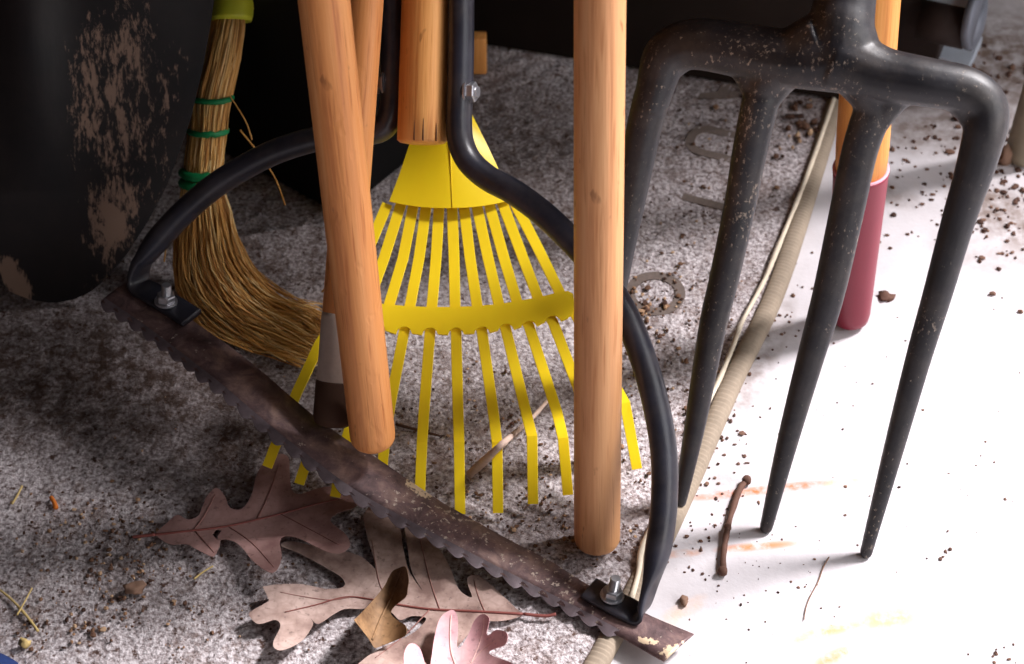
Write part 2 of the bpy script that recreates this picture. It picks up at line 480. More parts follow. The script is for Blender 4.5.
# ------------------------------------------------------------------ shovel (left)
tip = G(52, 303, MT + .002)
sh_up = V((0, math.sin(math.radians(30)), math.cos(math.radians(30))))
sh_n = X.cross(sh_up)            # towards the camera
R3 = Matrix((X, sh_up, sh_n)).transposed()
shov = empty('shovel', tip, 'black painted shovel blade with worn scraped paint leaning at left', 'shovel')
shov.rotation_mode = 'QUATERNION'; shov.rotation_quaternion = R3.to_quaternion()
def sl(u, v):
    p = PL(u, v, tip, sh_n) - tip
    return p.dot(X), p.dot(sh_up)
er = [sl(u, v) for u, v in ((52, 303), (72, 300), (90, 292), (110, 275), (130, 250), (150, 219), (166, 190), (180, 155), (192, 118), (203, 70), (210, 30), (214, 0))]
er += [(er[-1][0] + .006, er[-1][1] + .04), (er[-1][0] + .008, er[-1][1] + .075), (er[-1][0] + .004, er[-1][1] + .088)]
er = [(max(a, 0), b) for a, b in er]; er[0] = (0.0, 0.0)
wmax = max(a for a, b in er)
def half(bv):
    for (a0, b0), (a1, b1) in zip(er, er[1:]):
        if b0 <= bv <= b1:
            return a0 + (a1 - a0) * (bv - b0) / max(b1 - b0, 1e-9)
    return er[-1][0]
btop = er[-1][1]
bm = bmesh.new(); rows = []; NB, NA = 60, 40
for i in range(NB + 1):
    bv = btop * (i / NB) ** 1.4 if i else .0003
    w = max(half(bv), .004 if i == 0 else 0)
    row = []
    for j in range(NA + 1):
        s = -1 + 2 * j / NA; a = s * w
        dome = .030 * (1 - (a / wmax) ** 2) * min(1, bv / .10 + .15) - .030 * .15
        frog = .012 * math.exp(-(a / .022) ** 2) * max(0, min(1, (bv - .08) / .12))
        row.append(bm.verts.new((a, bv, dome + frog)))
    rows.append(row)
for a, b in zip(rows, rows[1:]):
    for j in range(NA): bm.faces.new((a[j], a[j + 1], b[j + 1], b[j]))
def mat_shovel():
    t = NT('shovel_paint', .55, .3)
    o = t.coord(); st = t.noise(t.coord((130, 42, 1)), 1.0, 6, .7, .6); f = t.noise(t.coord((420, 130, 1)), 1.0, 4, .7)
    k = t.noise(o, 22, 4, .6)
    base = t.ramp(k, [(.3, (.006, .0052, .0065, 1)), (.7, (.017, .0125, .0125, 1))])
    bias = None
    for a, b, w, s in (((112, 235), (118, 190), .026, .68), ((100, 10), (92, 150), .022, .50), ((135, 10), (118, 170), .034, .50), ((165, 20), (150, 200), .03, .36), ((10, 262), (22, 292), .012, .9), ((92, 285), (120, 250), .012, .35)):
        q = t.seg(o, (*sl(*a), 0), (*sl(*b), 0), w, s)
        bias = q if bias is None else t.math('MAXIMUM', bias, q)
    m = t.math('ADD', t.math('ADD', t.math('MULTIPLY', st, .6), t.math('MULTIPLY', f, .4)), t.math('MULTIPLY', t.math('SUBTRACT', bias, .4), .42))
    mask = t.ramp(m, [(.50, (0, 0, 0)), (.58, (.8, .8, .8))])
    t.color(t.mix(mask, base, srgb(146, 120, 104)))
    t.l(t.math('ADD', .5, t.math('MULTIPLY', mask, .35)), t.b.inputs['Roughness'])
    t.bump(m, .2, .0008)
    return t.m
M['shovel'] = mat_shovel()
blade = mk('shovel_blade', bm, M['shovel'], shov, local=True)
sm = blade.modifiers.new('thickness', 'SOLIDIFY'); sm.thickness = .0022; sm.offset = -1; blade.modifiers.new('edges', 'EDGE_SPLIT').split_angle = .9
bm = bmesh.new(); tube(bm, [V((0, btop - .06, .034)), V((0, btop - .02, .036)), V((0, btop + .06, .032)), V((0, btop + .15, .03))], [.012, .017, .019, .0195], 20)
mk('socket', bm, M['fork_black'], shov, local=True)
Lw = (WALL_Y - .03 - tip.y) / sh_up.y
bm = bmesh.new(); tube(bm, [V((0, btop + .10, .03)), V((0, Lw, .03))], .018, 20)
mk('handle', bm, M['wood_warm'], shov, local=True)

# ------------------------------------------------------------------ corn broom
br_l = [(219, 8), (209, 24), (200, 60), (191, 97), (189, 130), (186, 160), (184, 178), (178, 225), (178, 285), (203, 325), (245, 356), (300, 380)]
br_r = [(240, 8), (244, 24), (240, 60), (231, 97), (226, 130), (223, 160), (222, 178), (230, 212), (243, 255), (272, 292), (318, 312), (352, 330)]
br_d = [1.532, 1.532, 1.532, 1.533, 1.534, 1.535, 1.536, 1.538, 1.538, 1.536, 1.532, 1.525]
br_t = [.007, .0115, .013, .0135, .013, .0125, .012, .015, .019, .018, .016, .014]   # half depth of the bundle
tipc = G(290, 372, MT)
broom = empty('broom', V((tipc.x, tipc.y, MT)), 'corn straw broom with lime cap and green stitching behind the black frame', 'broom')
def broom_pt(s, d, i):
    (lu, lv), (ru, rv) = br_l[i], br_r[i]
    u = lu + (ru - lu) * (s + 1) / 2; v = lv + (rv - lv) * (s + 1) / 2
    return P(u, v, br_d[i] + d * br_t[i])
bm = bmesh.new()
for k in range(680):
    s = random.uniform(-1, 1); dmax = math.sqrt(max(0, 1 - s * s)); d = random.uniform(-1, .8) * dmax
    if k % 3 == 0: d = -dmax * random.uniform(.8, 1.0)
    s2 = max(-1.05, min(1.08, s + random.gauss(0, .13)))
    i0 = 0
    stop = random.choice((11, 11, 11, 11, 10, 10, 9)) if k % 9 else 5
    pts = []
    for i in range(i0, stop + 1):
        f = max(0, (i - 6) / 5)
        sv = s * (1 - f) + s2 * f
        p = broom_pt(sv, d, i) + V((random.gauss(0, 1), random.gauss(0, 1), random.gauss(0, 1))) * (.0005 + .0034 * f)
        p.z = max(p.z, MT + .002)
        pts.append(p)
    if stop == 11:
        e = pts[-1] + (pts[-1] - pts[-2]) * random.uniform(-.55, .15); e.z = max(e.z, MT + .002); pts[-1] = e
    pts = smooth_path(pts, 3)
    r0 = random.uniform(.0005, .00095)
    tube(bm, pts, [r0 * (1 - .45 * i / len(pts)) for i in range(len(pts))], 4, caps=True)
bst = mk('bristles', bm, M['straw'], broom); bst['kind'] = 'stuff'
# pale flyaway straws
for px in ([(322, 292), (338, 272), (348, 255), (352, 240)], [(240, 130), (260, 155), (276, 180), (285, 205)], [(226, 90), (245, 120), (252, 140)], [(200, 88), (196, 93), (193, 91), (205, 82)], [(164, 262), (168, 235), (172, 218)]):
    bm = bmesh.new(); tube(bm, smooth_path([P(u, v, 1.525) for u, v in px], 4), .0006, 4)
    mk('loose_straw', bm, M['straw'], broom)
# inner core that keeps the bundle opaque
bm = bmesh.new(); prev = None
for i in range(0, 10):
    c = broom_pt(0, 0, i); a = (broom_pt(1, 0, i) - broom_pt(-1, 0, i)) / 2; dd = FW
    ring = [bm.verts.new(c + a * (.86 * math.cos(q * math.pi / 8)) + dd * (br_t[i] * .7 * math.sin(q * math.pi / 8))) for q in range(16)]
    if prev:
        for q in range(16): bm.faces.new((prev[q], prev[(q + 1) % 16], ring[(q + 1) % 16], ring[q]))
    prev = ring
for v in bm.verts: v.co.z = max(v.co.z, MT + .001)
mk('straw_core', bm, plain('straw_core', srgb(132, 86, 40), .8, .1, var=.4, sc=200), broom)
for i, r in ((3, .0021), (4, .0022), (6, .0034)):
    for dv in ((0,) if i != 6 else (-5, 5)):
        bm = bmesh.new(); ring = []
        for q in range(33):
            th = 2 * math.pi * q / 32; s = math.cos(th); d = math.sin(th)
            p = broom_pt(s * 1.04, d * 1.06, i) - UP * ((5 * max(0, -d) + dv + 2 * noise.noise(V((q * .7, i, dv)))) / F * 1.55)
            ring.append(p)
        tube(bm, ring, [r * (1 + .3 * noise.noise(V((q * .9, i, 3)))) for q in range(33)], 8)
        g_ = mk('stitching', bm, M['green'], broom); g_['label'] = 'green cord stitching'
cap_c = P(231, 20, br_d[1]); cap_up = (broom_pt(0, 0, 0) - broom_pt(0, 0, 4)).normalized()
bm = bmesh.new(); prev = None
sa = (broom_pt(1, 0, 1) - broom_pt(-1, 0, 1)).normalized()
for hgt, ra, rb in ((.0005, .0140, .0136), (-.001, .0149, .0145), (.003, .0153, .0149), (.0065, .0150, .0146), (.02, .0151, .0147), (.05, .0148, .0144), (.075, .0125, .0125), (.08, .011, .011)):
    ring = [bm.verts.new(cap_c + cap_up * hgt + sa * (ra * math.cos(q * math.pi / 14)) + cap_up.cross(sa) * (rb * math.sin(q * math.pi / 14))) for q in range(28)]
    if prev:
        for q in range(28): bm.faces.new((prev[q], prev[(q + 1) % 28], ring[(q + 1) % 28], ring[q]))
    prev = ring
bm.faces.new(prev)
k_ = mk('cap', bm, M['lime'], broom); k_['label'] = 'lime yellow plastic cap'
bd_ = V((cap_up.x, cap_up.y + .12, cap_up.z)).normalized(); bb = cap_c + cap_up * .07
aligned('handle', [(.0095, 0), (.0095, to_wall(bb, bd_, .012))], M['wood_pale'], bb, bd_, broom)

# ------------------------------------------------------------------ rake
lam = math.radians(62)
r_up = V((0, math.sin(lam), math.cos(lam)))
r_n = X.cross(r_up)
ctip = G(460, 514, MT + .004)
T2 = math.radians(46)
bend0 = PL(458, 442, ctip, V((0, -math.cos(T2), math.sin(T2))))
t2n = X.cross(V((0, math.sin(T2), math.cos(T2))))
rk = lambda u, v, off=0.0: PL(u, v, bend0, r_n) + r_n * off
rake = empty('leaf_rake', ctip, 'yellow fan leaf rake standing on its tines on the mat', 'rake')
tines = {
 -5: [(386, 207), (370, 245), (345, 305), (319, 345), (297, 392), (286, 418), (267, 467)],
 -4: [(400, 207), (384, 258), (367, 305), (352, 340), (330, 398), (318, 427), (299, 484)],
 -3: [(413, 207), (403, 258), (389, 305), (378, 335), (353, 418), (346, 440), (335, 497)],
 -2: [(426, 207), (419, 258), (410, 305), (404, 332), (390, 405), (385, 440), (378, 506)],
 -1: [(439, 207), (436, 258), (432, 305), (430, 332), (424, 410), (422, 442), (419, 511)],
 0: [(452, 207), (454, 258), (455, 305), (456, 332), (458, 410), (459, 442), (460, 514)],
 1: [(464, 207), (470, 258), (477, 305), (482, 332), (493, 410), (497, 442), (498, 513)],
 2: [(477, 207), (488, 258), (499, 305), (506, 330), (525, 408), (532, 436), (533, 504)],
 3: [(490, 207), (504, 258), (518, 305), (529, 326), (557, 412), (563, 438), (568, 495)],
 4: [(504, 207), (523, 258), (540, 303), (553, 322), (582, 398), (593, 425), (601, 482)],
 5: [(517, 207), (539, 250), (560, 293), (576, 315), (612, 380), (625, 403), (637, 469)],
}
tip_dir = r_up
for k, px in tines.items():
    (ua, va), (ub, vb) = px[0], px[1]
    e = .3 if abs(k) < 5 else .08
    px = [(ua - (ub - ua) * e, va - (vb - va) * e)] + px
    ctrl = [rk(u, v) for u, v in px[:-1]]
    ctrl.append(PL(*px[-1], ctrl[-1], t2n))
    b3 = ctrl[-2]
    # rounded bend
    pts = ctrl[:-2] + [b3 + (ctrl[-3] - b3) * .18, b3, b3 + (ctrl[-1] - b3) * .25, ctrl[-1]]
    w0, w1 = .0076, .0070
    bm = bmesh.new(); prev = None
    pts = [p for p in pts]
    for i, p in enumerate(pts):
        t = (pts[min(i + 1, len(pts) - 1)] - pts[max(i - 1, 0)]).normalized()
        nn = (r_n if i < len(pts) - 2 else t2n); nn = (nn - t * nn.dot(t)).normalized(); s = t.cross(nn)
        w = (w0 + (w1 - w0) * i / (len(pts) - 1)) / 2 * (.93 if i == 0 else 1); h = .0007
        ring = [bm.verts.new(p + s * a * w + nn * b * h) for a, b in ((-1, -1), (-.93, 1), (.93, 1), (1, -1))]
        if prev:
            for q in range(4): bm.faces.new((prev[q], prev[(q + 1) % 4], ring[(q + 1) % 4], ring[q]))
        else: bm.faces.new(ring[::-1])
        prev = ring
    bm.faces.new(prev)
    mk('tine', bm, M['yellow'], rake, smooth=False)
# brace band
up_e = [(334, 288), (345, 294), (362, 300), (383, 305), (405, 307), (428, 308), (455, 308), (477, 307), (500, 305), (518, 302), (540, 298), (556, 294), (568, 292)]
root = {-5: (333, 320), -4: (352, 325), -3: (378, 329), -2: (404, 332), -1: (430, 333), 0: (456, 333), 1: (482, 332), 2: (506, 329), 3: (529, 326), 4: (553, 321)}
lo_e = [(332, 317)]
for k in sorted(root):
    u, v = root[k]
    sl_ = (u - 455) * -.0011 * 60 / 60
    lo_e += [(u - 8, v + 3 - sl_ * -8), (u - 6.5, v - 1), (u - 3.5, v - 3.5), (u, v - 4.3), (u + 3.5, v - 4), (u + 6.5, v - 1.5), (u + 8, v + 2 + sl_ * 8)]
lo_e += [(567, 320), (572, 315), (574.5, 305), (573, 295)]
poly = up_e + lo_e[::-1]
bm = bmesh.new()
prism(bm, [rk(u, v, .0026) for u, v in poly], r_n * -.0018)
bmesh.ops.triangulate(bm, faces=[f for f in bm.faces if len(f.verts) > 4])
mk('brace_band', bm, M['yellow'], rake, smooth=False)
# collar: folded sheet cone
bm = bmesh.new(); rows = []
le = [(432, 95), (424, 112), (410, 145), (399, 178), (389.5, 203)]
re_ = [(464, 100), (473, 118), (488, 148), (502, 178), (514, 201)]
for i in range(13):
    t = i / 12 * 4; k = min(int(t), 3); f = t - k
    L = [le[k][c] + (le[k + 1][c] - le[k][c]) * f for c in (0, 1)]; R = [re_[k][c] + (re_[k + 1][c] - re_[k][c]) * f for c in (0, 1)]
    row = []
    for j in range(25):
        s = -1 + j / 12
        u = (L[0] + R[0]) / 2 + (R[0] - L[0]) / 2 * s; v = (L[1] + R[1]) / 2 + (R[1] - L[1]) / 2 * s
        v += 10 * (1 - s * s) * i / 12
        hgt = .0035 + (.013 - .0085 * i / 12) * (1 - abs(s) ** 1.5)
        row.append(bm.verts.new(rk(u, v, hgt)))
    rows.append(row)
for a, b in zip(rows, rows[1:]):
    for j in range(24): bm.faces.new((a[j], a[j + 1], b[j + 1], b[j]))
cl = mk('collar', bm, M['yellow'], rake)
s_ = cl.modifiers.new('thickness', 'SOLIDIFY'); s_.thickness = .0012; s_.offset = -1; cl.modifiers.new('edges', 'EDGE_SPLIT').split_angle = .7
# seam pressed in the collar
bm = bmesh.new(); tube(bm, [rk(449, 118, .0158), rk(451, 165, .0118), rk(452.5, 212, .0079)], [.0005] * 3, 6)
mk('seam', bm, M['yellow'], rake)
# socket and handle
hb = rk(447, 118, .004); hd = (rk(444, 20, .006) - hb).normalized()
aligned('socket', [(.010, -.02), (.0115, 0), (.0115, .09), (.012, .095)], M['yellow'], hb, hd, rake)
aligned('handle', [(.0105, .05), (.011, .12), (.011, to_wall(hb, hd, .014))], M['wood_pale'], hb, hd, rake)

# ------------------------------------------------------------------ weed cutter
bz = lambda u: MT + .005 + .066 * max(0, min(1, (560 - u) / 330)) ** 1.2
Lb, Rb, Hh = G(168, 296, bz(168) + .004), G(612, 600, bz(612) + .004), P(424, 130, 1.387)
fn = (Lb - Rb).cross(Hh - Rb).normalized()
if fn.dot(FW) > 0: fn = -fn
fp = lambda u, v, off=0.0: PL(u, v, Hh, fn) + fn * off
cutter = empty('weed_cutter', G(380, 480, MT), 'black framed weed cutter with rusty serrated blade lying low across the mat', 'weed cutter')
upper = [(128, 281), (170, 306), (215, 336), (255, 366), (290, 396), (318, 419), (347, 440), (375, 457), (410, 481), (440, 501), (475, 521), (515, 543), (555, 564), (592, 587), (651, 616), (694, 634)]
lower = [(101, 301), (142, 329), (184, 361), (216, 386), (250, 415), (280, 440), (310, 463), (335, 482), (360, 499), (396, 519), (432, 538), (470, 558), (509, 578), (548, 598), (600, 625), (664, 661)]
US = [G(u, v, bz(u)) for u, v in upper]; LS = [G(u, v, bz(u) + .0) for u, v in lower]
US = [V(p) for p in smooth_path(US, 12)]; LS = [V(p) for p in smooth_path(LS, 12)]
bm = bmesh.new(); prev = None; th = .0013
for i, (a, b) in enumerate(zip(US, LS)):
    m1 = a.lerp(b, .35) + Z * .0010; m2 = a.lerp(b, .7) + Z * .0010
    top = [a + Z * .0002, m1, m2, b]
    ring = [bm.verts.new(p) for p in top] + [bm.verts.new(p - Z * th) for p in top[::-1]]
    if prev:
        for q in range(8): bm.faces.new((prev[q], prev[(q + 1) % 8], ring[(q + 1) % 8], ring[q]))
    else: bm.faces.new(ring[::-1])
    prev = ring
bm.faces.new(prev)
mk('blade', bm, M['blade'], cutter)
# serrated, sharpened edge: a wave of rounded teeth along the front
tot = sum((q - p).length for p, q in zip(LS, LS[1:])); pitch = .0138; depth_t = .0050
stop = 0.925
bm = bmesh.new(); prev = None; acc = 0; dl = []
for p, q in zip(LS, LS[1:]):
    k = max(2, int((q - p).length / .0011))
    for i in range(k): dl.append(p.lerp(q, i / k))
dl.append(LS[-1])
acc = 0
for i, p in enumerate(dl):
    if i: acc += (dl[i] - dl[i - 1]).length
    if acc > tot * stop: break
    t = (dl[min(i + 3, len(dl) - 1)] - dl[max(i - 3, 0)]).normalized(); s = t.cross(Z).normalized()
    if s.y > 0: s = -s
    f = (acc % pitch) / pitch
    # leaning tooth: slow rise, rounded crest, quick fall
    h = (math.sin(min(f / .72, 1) * math.pi / 2) if f < .72 else max(0, math.cos((f - .72) / .28 * math.pi / 2))) 
    jit = .85 + .3 * noise.noise(V((int(acc / pitch) * 3.1, 0, 0)))
    out = depth_t * (.12 + .9 * h * jit)
    a = p - s * .0035 + Z * .0007; b = p + s * out - Z * .0006
    ring = [bm.verts.new(a), bm.verts.new(b), bm.verts.new(b - Z * .0005), bm.verts.new(a - Z * .0022)]
    if prev:
        for q in range(4): bm.faces.new((prev[q], prev[(q + 1) % 4], ring[(q + 1) % 4], ring[q]))
    else: bm.faces.new(ring[::-1])
    prev = ring
bm.faces.new(prev)
e_ = mk('serrated_edge', bm, M['edge'], cutter, smooth=False); e_['label'] = 'grey sharpened serrated edge'
# frame: two bent tubes, flattened at the blade
def arm(px, strap_px, nm):
    pts = [V(p) for p in smooth_path([fp(u, v) for u, v in px], 8)]
    S = [G(u, v, bz(u) + .0038) for u, v in strap_px]
    tail = [V(p) for p in smooth_path([pts[-8], pts[-1]] + S, 9)][9:]
    path = pts[:-1] + tail; n0 = len(pts); m = len(path)
    L = [0]
    for a, b in zip(path, path[1:]): L.append(L[-1] + (b - a).length)
    Lk = L[n0 - 1]
    along = (S[-1] - S[0]).normalized(); side = along.cross(Z).normalized()
    if side.dot(fn) < 0: side = -side
    bm = bmesh.new(); prev = None
    for i, p in enumerate(path):
        t = (path[min(i + 1, m - 1)] - path[max(i - 1, 0)]).normalized()
        f = max(0, min(1, (L[i] - Lk + .022) / .036)); f = f * f * (3 - 2 * f)
        s0 = fn.lerp(side, f); s_ = (s0 - t * s0.dot(t)).normalized(); nn = t.cross(s_)
        wd = .0100 - .0012 * f; hh = .0084 * (1 - f) + .0022 * f; e = 1 - .6 * f
        ring = []
        for q in range(20):
            an = 2 * math.pi * q / 20; c, sn = math.cos(an), math.sin(an)
            ring.append(bm.verts.new(p + s_ * (wd * math.copysign(abs(c) ** e, c)) + nn * (hh * math.copysign(abs(sn) ** e, sn))))
        if prev:
            for q in range(20): bm.faces.new((prev[q], prev[(q + 1) % 20], ring[(q + 1) % 20], ring[q]))
        else: bm.faces.new(ring[::-1])
        prev = ring
    bm.faces.new(prev)
    mk(nm, bm, M['frame_black'], cutter)
arm([(462, -90), (461, -30), (461, 40), (460, 90), (459, 122), (461, 143), (470, 162), (488, 178), (512, 191), (540, 211), (566, 235), (594, 266), (622, 308), (642, 355), (656, 405), (664, 455), (664, 505), (659, 545), (652, 578)],
    [(641, 612), (625, 608), (608, 599), (589, 588)], 'frame_arm')
arm([(392, -90), (392, -30), (393, 40), (393, 85), (391, 112), (382, 128), (362, 134), (335, 136), (308, 141), (275, 152), (243, 168), (212, 188), (182, 214), (158, 240), (142, 262)],
    [(139, 284), (152, 293), (170, 304), (192, 318)], 'frame_arm')
# bolts standing on the straps
def add_bolt(c, d, r, shaft, label):
    d = d.normalized(); a = d.orthogonal().normalized(); b = d.cross(a)
    def stack(prof):
        bm = bmesh.new()
        rs = [[bm.verts.new(c + d * h + a * rr * math.cos(2 * math.pi * q / n) + b * rr * math.sin(2 * math.pi * q / n)) for q in range(n)] for rr, h, n in prof]
        for p, q in zip(rs, rs[1:]):
            n = len(p)
            for i in range(n): bm.faces.new((p[i], p[(i + 1) % n], q[(i + 1) % n], q[i]))
        bm.faces.new(rs[0][::-1]); bm.faces.new(rs[-1])
        return bm
    th = []; h = .0005; i = 0
    while h < shaft:
        th.append((r * (.60 if i % 2 else .52), h, 14)); h += .0007; i += 1
    o = mk('bolt', stack(th), M['steel'], cutter, smooth=False); o['label'] = label
    mk('nut', stack([(r * 1.05, .0012, 6), (r * 1.1, .002, 6), (r * 1.1, .0058, 6), (r * .98, .0066, 6)]), M['steel'], o, smooth=False)
    mk('washer', stack([(r * 1.35, 0, 20), (r * 1.35, .0012, 20)]), M['steel'], o, smooth=False)
for (u, v), sh in (((612, 594), .0165), ((166, 300), .015)):
    add_bolt(G(u, v + 2, bz(u) + .0062), V((.12, .12, 1)), .0058, sh, 'shiny upright bolt and nut on the blade')
# handle between the arms
h0 = fp(422, 143); h1 = fp(426, 0); hdir = (h1 - h0).normalized()
Lh = to_wall(h0, hdir, .018)
aligned('handle', [(.010, -.0008), (.0145, 0), (.0163, .0015), (.0163, .02), (.0158, .12), (.0155, .3), (.0155, Lh)], M['wood_orange'], h0, hdir, cutter)
# cracks in the handle end
bm = bmesh.new()
for u, L in ((415, 20), (424, 22), (437, 18)):
    c0 = fp(u, 144) ; face = -FW
    off = math.sqrt(max(0, .0163 ** 2 - ((u - 423) * 1.37 / F) ** 2))
    side = (X - hdir * X.dot(hdir)).normalized(); fr = hdir.cross(side); fr = fr if fr.dot(FW) < 0 else -fr
    a0 = h0 + side * ((u - 422) * 1.37 / F) + fr * (off + .00005)
    tube(bm, [a0 + hdir * .0006, a0 + hdir * (L * .0003), a0 + hdir * (L * .00068)], [.00045, .00035, .0001], 6)
mk('crack', bm, M['dark_band'], cutter)
for (u, v), sg in (((470, 92), 1), ((386, 84), -1)):
    sd = hdir.cross(fn); sd = sd if sd.x * sg > 0 else -sd
    add_bolt(fp(u - sg * 3, v, .001 if sg > 0 else .004), sd, .0062, .0085, 'shiny bolt through the frame arm')

# ------------------------------------------------------------------ plain wooden handles
def end_prof(r0, r1, L, rnd=.008):
    pr = [(r0 * .35, 0), (r0 * .62, rnd * .12), (r0 * .84, rnd * .42), (r0 * .96, rnd * .8), (r0, rnd * 1.3)]
    pr += [(r0 + (r1 - r0) * t, rnd * 1.3 + (.45 - rnd) * t) for t in (.2, .4, .6, .8, 1)]
    pr.append((r1, L))
    return pr
def pole(name, base, top_px, top_d, r0, r1, mat, label, cat='handle'):
    t = P(*top_px, top_d); d = (t - base).normalized()
    L = to_wall(base, d, r1 + .004)
    o = aligned(name, end_prof(r0, r1, L), mat, base, d, None)
    tag(o, label, cat); return o, d, L
pole('wooden_handle', G(597, 549, MT), (600, 0), 1.215, .0150, .0150, M['wood_pale'], 'upright pale wooden handle standing on the mat in front of the rake', 'tool handle')
pole('wooden_handle', G(374, 448, .063), (324, 0), 1.235, .0147, .0155, M['wood_warm'], 'thick orange wooden handle slanting across the rake, nearest the broom', 'tool handle')
# second handle behind, with pale sleeve and dark end
b0 = G(333, 426, .062); t0 = P(365, 0, 1.36); d0 = (t0 - b0).normalized()
hd2 = empty('ferruled_handle', b0, 'thinner wooden handle with dark tip crossing behind the thick slanting handle', 'tool handle')
Ld = to_wall(b0, d0, .016)
R2 = .0125
aligned('shaft', [(R2, .030), (R2, .08), (R2 * .98, .2), (R2 * .9, .45), (R2 * .9, Ld)], M['wood_warm'], b0, d0, hd2)
s1 = aligned('sleeve', [(R2 * 1.02, .028), (R2 * 1.03, .029), (R2 * 1.03, .071), (R2 * 1.0, .075)], M['wood_grey'], b0, d0, hd2); s1['label'] = 'worn whitish sleeve'
s2 = aligned('dark_tip', [(R2 * .7, 0), (R2 * .98, .002), (R2 * 1.08, .006), (R2 * 1.08, .029), (R2 * 1.0, .031)], M['dark_band'], b0, d0, hd2); s2['label'] = 'dark brown tip'

# red grip pole
b0 = G(850, 321, .001); t0 = P(873, 0, 1.36); d0 = (t0 - b0).normalized()
rp = empty('red_grip_handle', b0, 'golden wooden handle with dark red rubber end behind the fork', 'tool handle')
zc = (P(859, 168, depth(b0 + (t0 - b0) * .5)) - b0).dot(d0)
Lr = to_wall(b0, d0, .022)
aligned('shaft', [(.0172, zc - .01), (.0180, zc + .02), (.0175, .3), (.0165, Lr)], M['wood_gold'], b0, d0, rp)
g_ = aligned('grip', [(.006, 0), (.0105, .0008), (.0130, .003), (.0140, .008), (.0146, .02), (.0165, zc * .5), (.0190, zc - .003), (.0194, zc), (.0186, zc + .0004), (.017, zc + .0004)], M['red'], b0, d0, rp); g_['label'] = 'dark red rubber grip'
q_ = aligned('grip_rim', [(.0181, zc - .0005), (.0193, zc - .0002), (.0193, zc + .0012), (.0181, zc + .0014)], plain('rim_pink', srgb(225, 150, 165), .5, .4), b0, d0, rp); q_['label'] = 'pale torn rim of the red grip'

# ------------------------------------------------------------------ garden fork
T = {  # pixel path from shoulder to tip, radius in metres, end depths
 4: ([(985, 132), (974, 172), (958, 222), (937, 296), (918, 360), (894, 448), (866, 553)], 1.262, [0.0130, 0.0117, 0.0103, 0.0092, 0.0082, 0.0067, 0.0043]),
 3: ([(873, 112), (860, 150), (846, 215), (828, 296), (811, 356), (788, 440), (766, 528)], 1.277, [0.0119, 0.0111, 0.0108, 0.0102, 0.0089, 0.0071, 0.0045]),
 2: ([(762, 95), (750, 150), (740, 205), (725, 275), (712, 330), (695, 425), (680, 502)], 1.294, [0.0119, 0.0110, 0.0102, 0.0097, 0.0091, 0.0071, 0.0045]),
 1: ([(658, 80), (646, 120), (632, 190), (620, 250), (609, 310), (595, 400), (586, 462)], 1.310, [0.0121, 0.0113, 0.0104, 0.0097, 0.0089, 0.0071, 0.0045]),
}
fork_tubes = []
fork = empty('garden_fork', G(770, 520, 0), 'black four tine garden fork standing on its tines at right', 'garden fork')
roots = {}
for k, (px, d0, rad) in T.items():
    e = G(*px[-1], .003 if k > 2 else MT + .003); d1 = depth(e)
    n = len(px); L = [0]
    for a, b in zip(px, px[1:]): L.append(L[-1] + math.hypot(b[0] - a[0], b[1] - a[1]))
    pts = []
    for i, (u, v) in enumerate(px):
        f = L[i] / L[-1]
        pts.append(P(u, v, d0 + (d1 - d0) * f))
    roots[k] = (pts[0], pts[1], rad[0])
    data = smooth_path([(*p, r) for p, r in zip(pts, rad)], 6)
    pp = [V(q[:3]) for q in data]; rr = [q[3] for q in data]
    t = (pp[-1] - pp[-2]).normalized()
    pp += [pp[-1] + t * .0022, pp[-1] + t * .0036]; rr += [rr[-1] * .85, rr[-1] * .45]
    fork_tubes.append((pp, rr, k))
# head, neck and tines are one forging: fused first, then parted into head and tines
bm = bmesh.new()
for pp, rr, k in fork_tubes: tube(bm, pp, rr, 16)
def addt(px, rad, n=6):
    d = smooth_path([(*P(u, v, dd), r * 1.11) for (u, v, dd), r in zip(px, rad)], n)
    tube(bm, [V(q[:3]) for q in d], [q[3] for q in d], 16)
addt([(840, 58, 1.270), (880, 74, 1.264), (925, 82, 1.258), (965, 90, 1.257), (984, 106, 1.259), (985, 132, 1.262), (976, 164, 1.2695)], [.019, .0152, .0134, .0128, .0126, .0119, .0084])
addt([(838, 58, 1.272), (790, 58, 1.280), (740, 50, 1.290), (695, 44, 1.298), (668, 54, 1.304), (657, 80, 1.310), (649, 110, 1.316)], [.019, .0160, .0150, .0142, .0130, .0112, .0084])
addt([(846, 40, 1.268), (862, 75, 1.270), (874, 106, 1.2755), (866, 132, 1.282)], [.017, .0140, .0110, .0084])
addt([(826, 40, 1.270), (785, 62, 1.283), (764, 88, 1.293), (755, 125, 1.301)], [.017, .0150, .0110, .0084])
for fp_ in ([(940, 90, 1.258), (966, 106, 1.260), (976, 138, 1.263)], [(915, 86, 1.262), (890, 102, 1.270), (874, 138, 1.281)], [(835, 72, 1.274), (860, 92, 1.278), (868, 120, 1.280)],
           [(800, 66, 1.280), (776, 86, 1.290), (762, 120, 1.299)], [(735, 54, 1.290), (754, 84, 1.294), (757, 110, 1.298)], [(700, 50, 1.298), (670, 66, 1.308), (654, 104, 1.316)]):
    addt(fp_, [.0070, .0085, .0035])
nk = P(840, 46, 1.269); ftop = V((nk.x + .03, nk.y + .20, nk.z + .34)); fd = (ftop - nk).normalized()
nk2 = P(846, -10, 1.268)
d = smooth_path([(*P(838, 62, 1.272), .021), (*P(841, 30, 1.268), .0200), (*nk2, .0185), (*(nk2 + fd * .06), .0185), (*(nk2 + fd * .16), .0205)], 6)
tube(bm, [V(q[:3]) for q in d], [q[3] for q in d], 20)
me = bpy.data.meshes.new('forging'); bmesh.ops.recalc_face_normals(bm, faces=bm.faces); bm.to_mesh(me); bm.free()
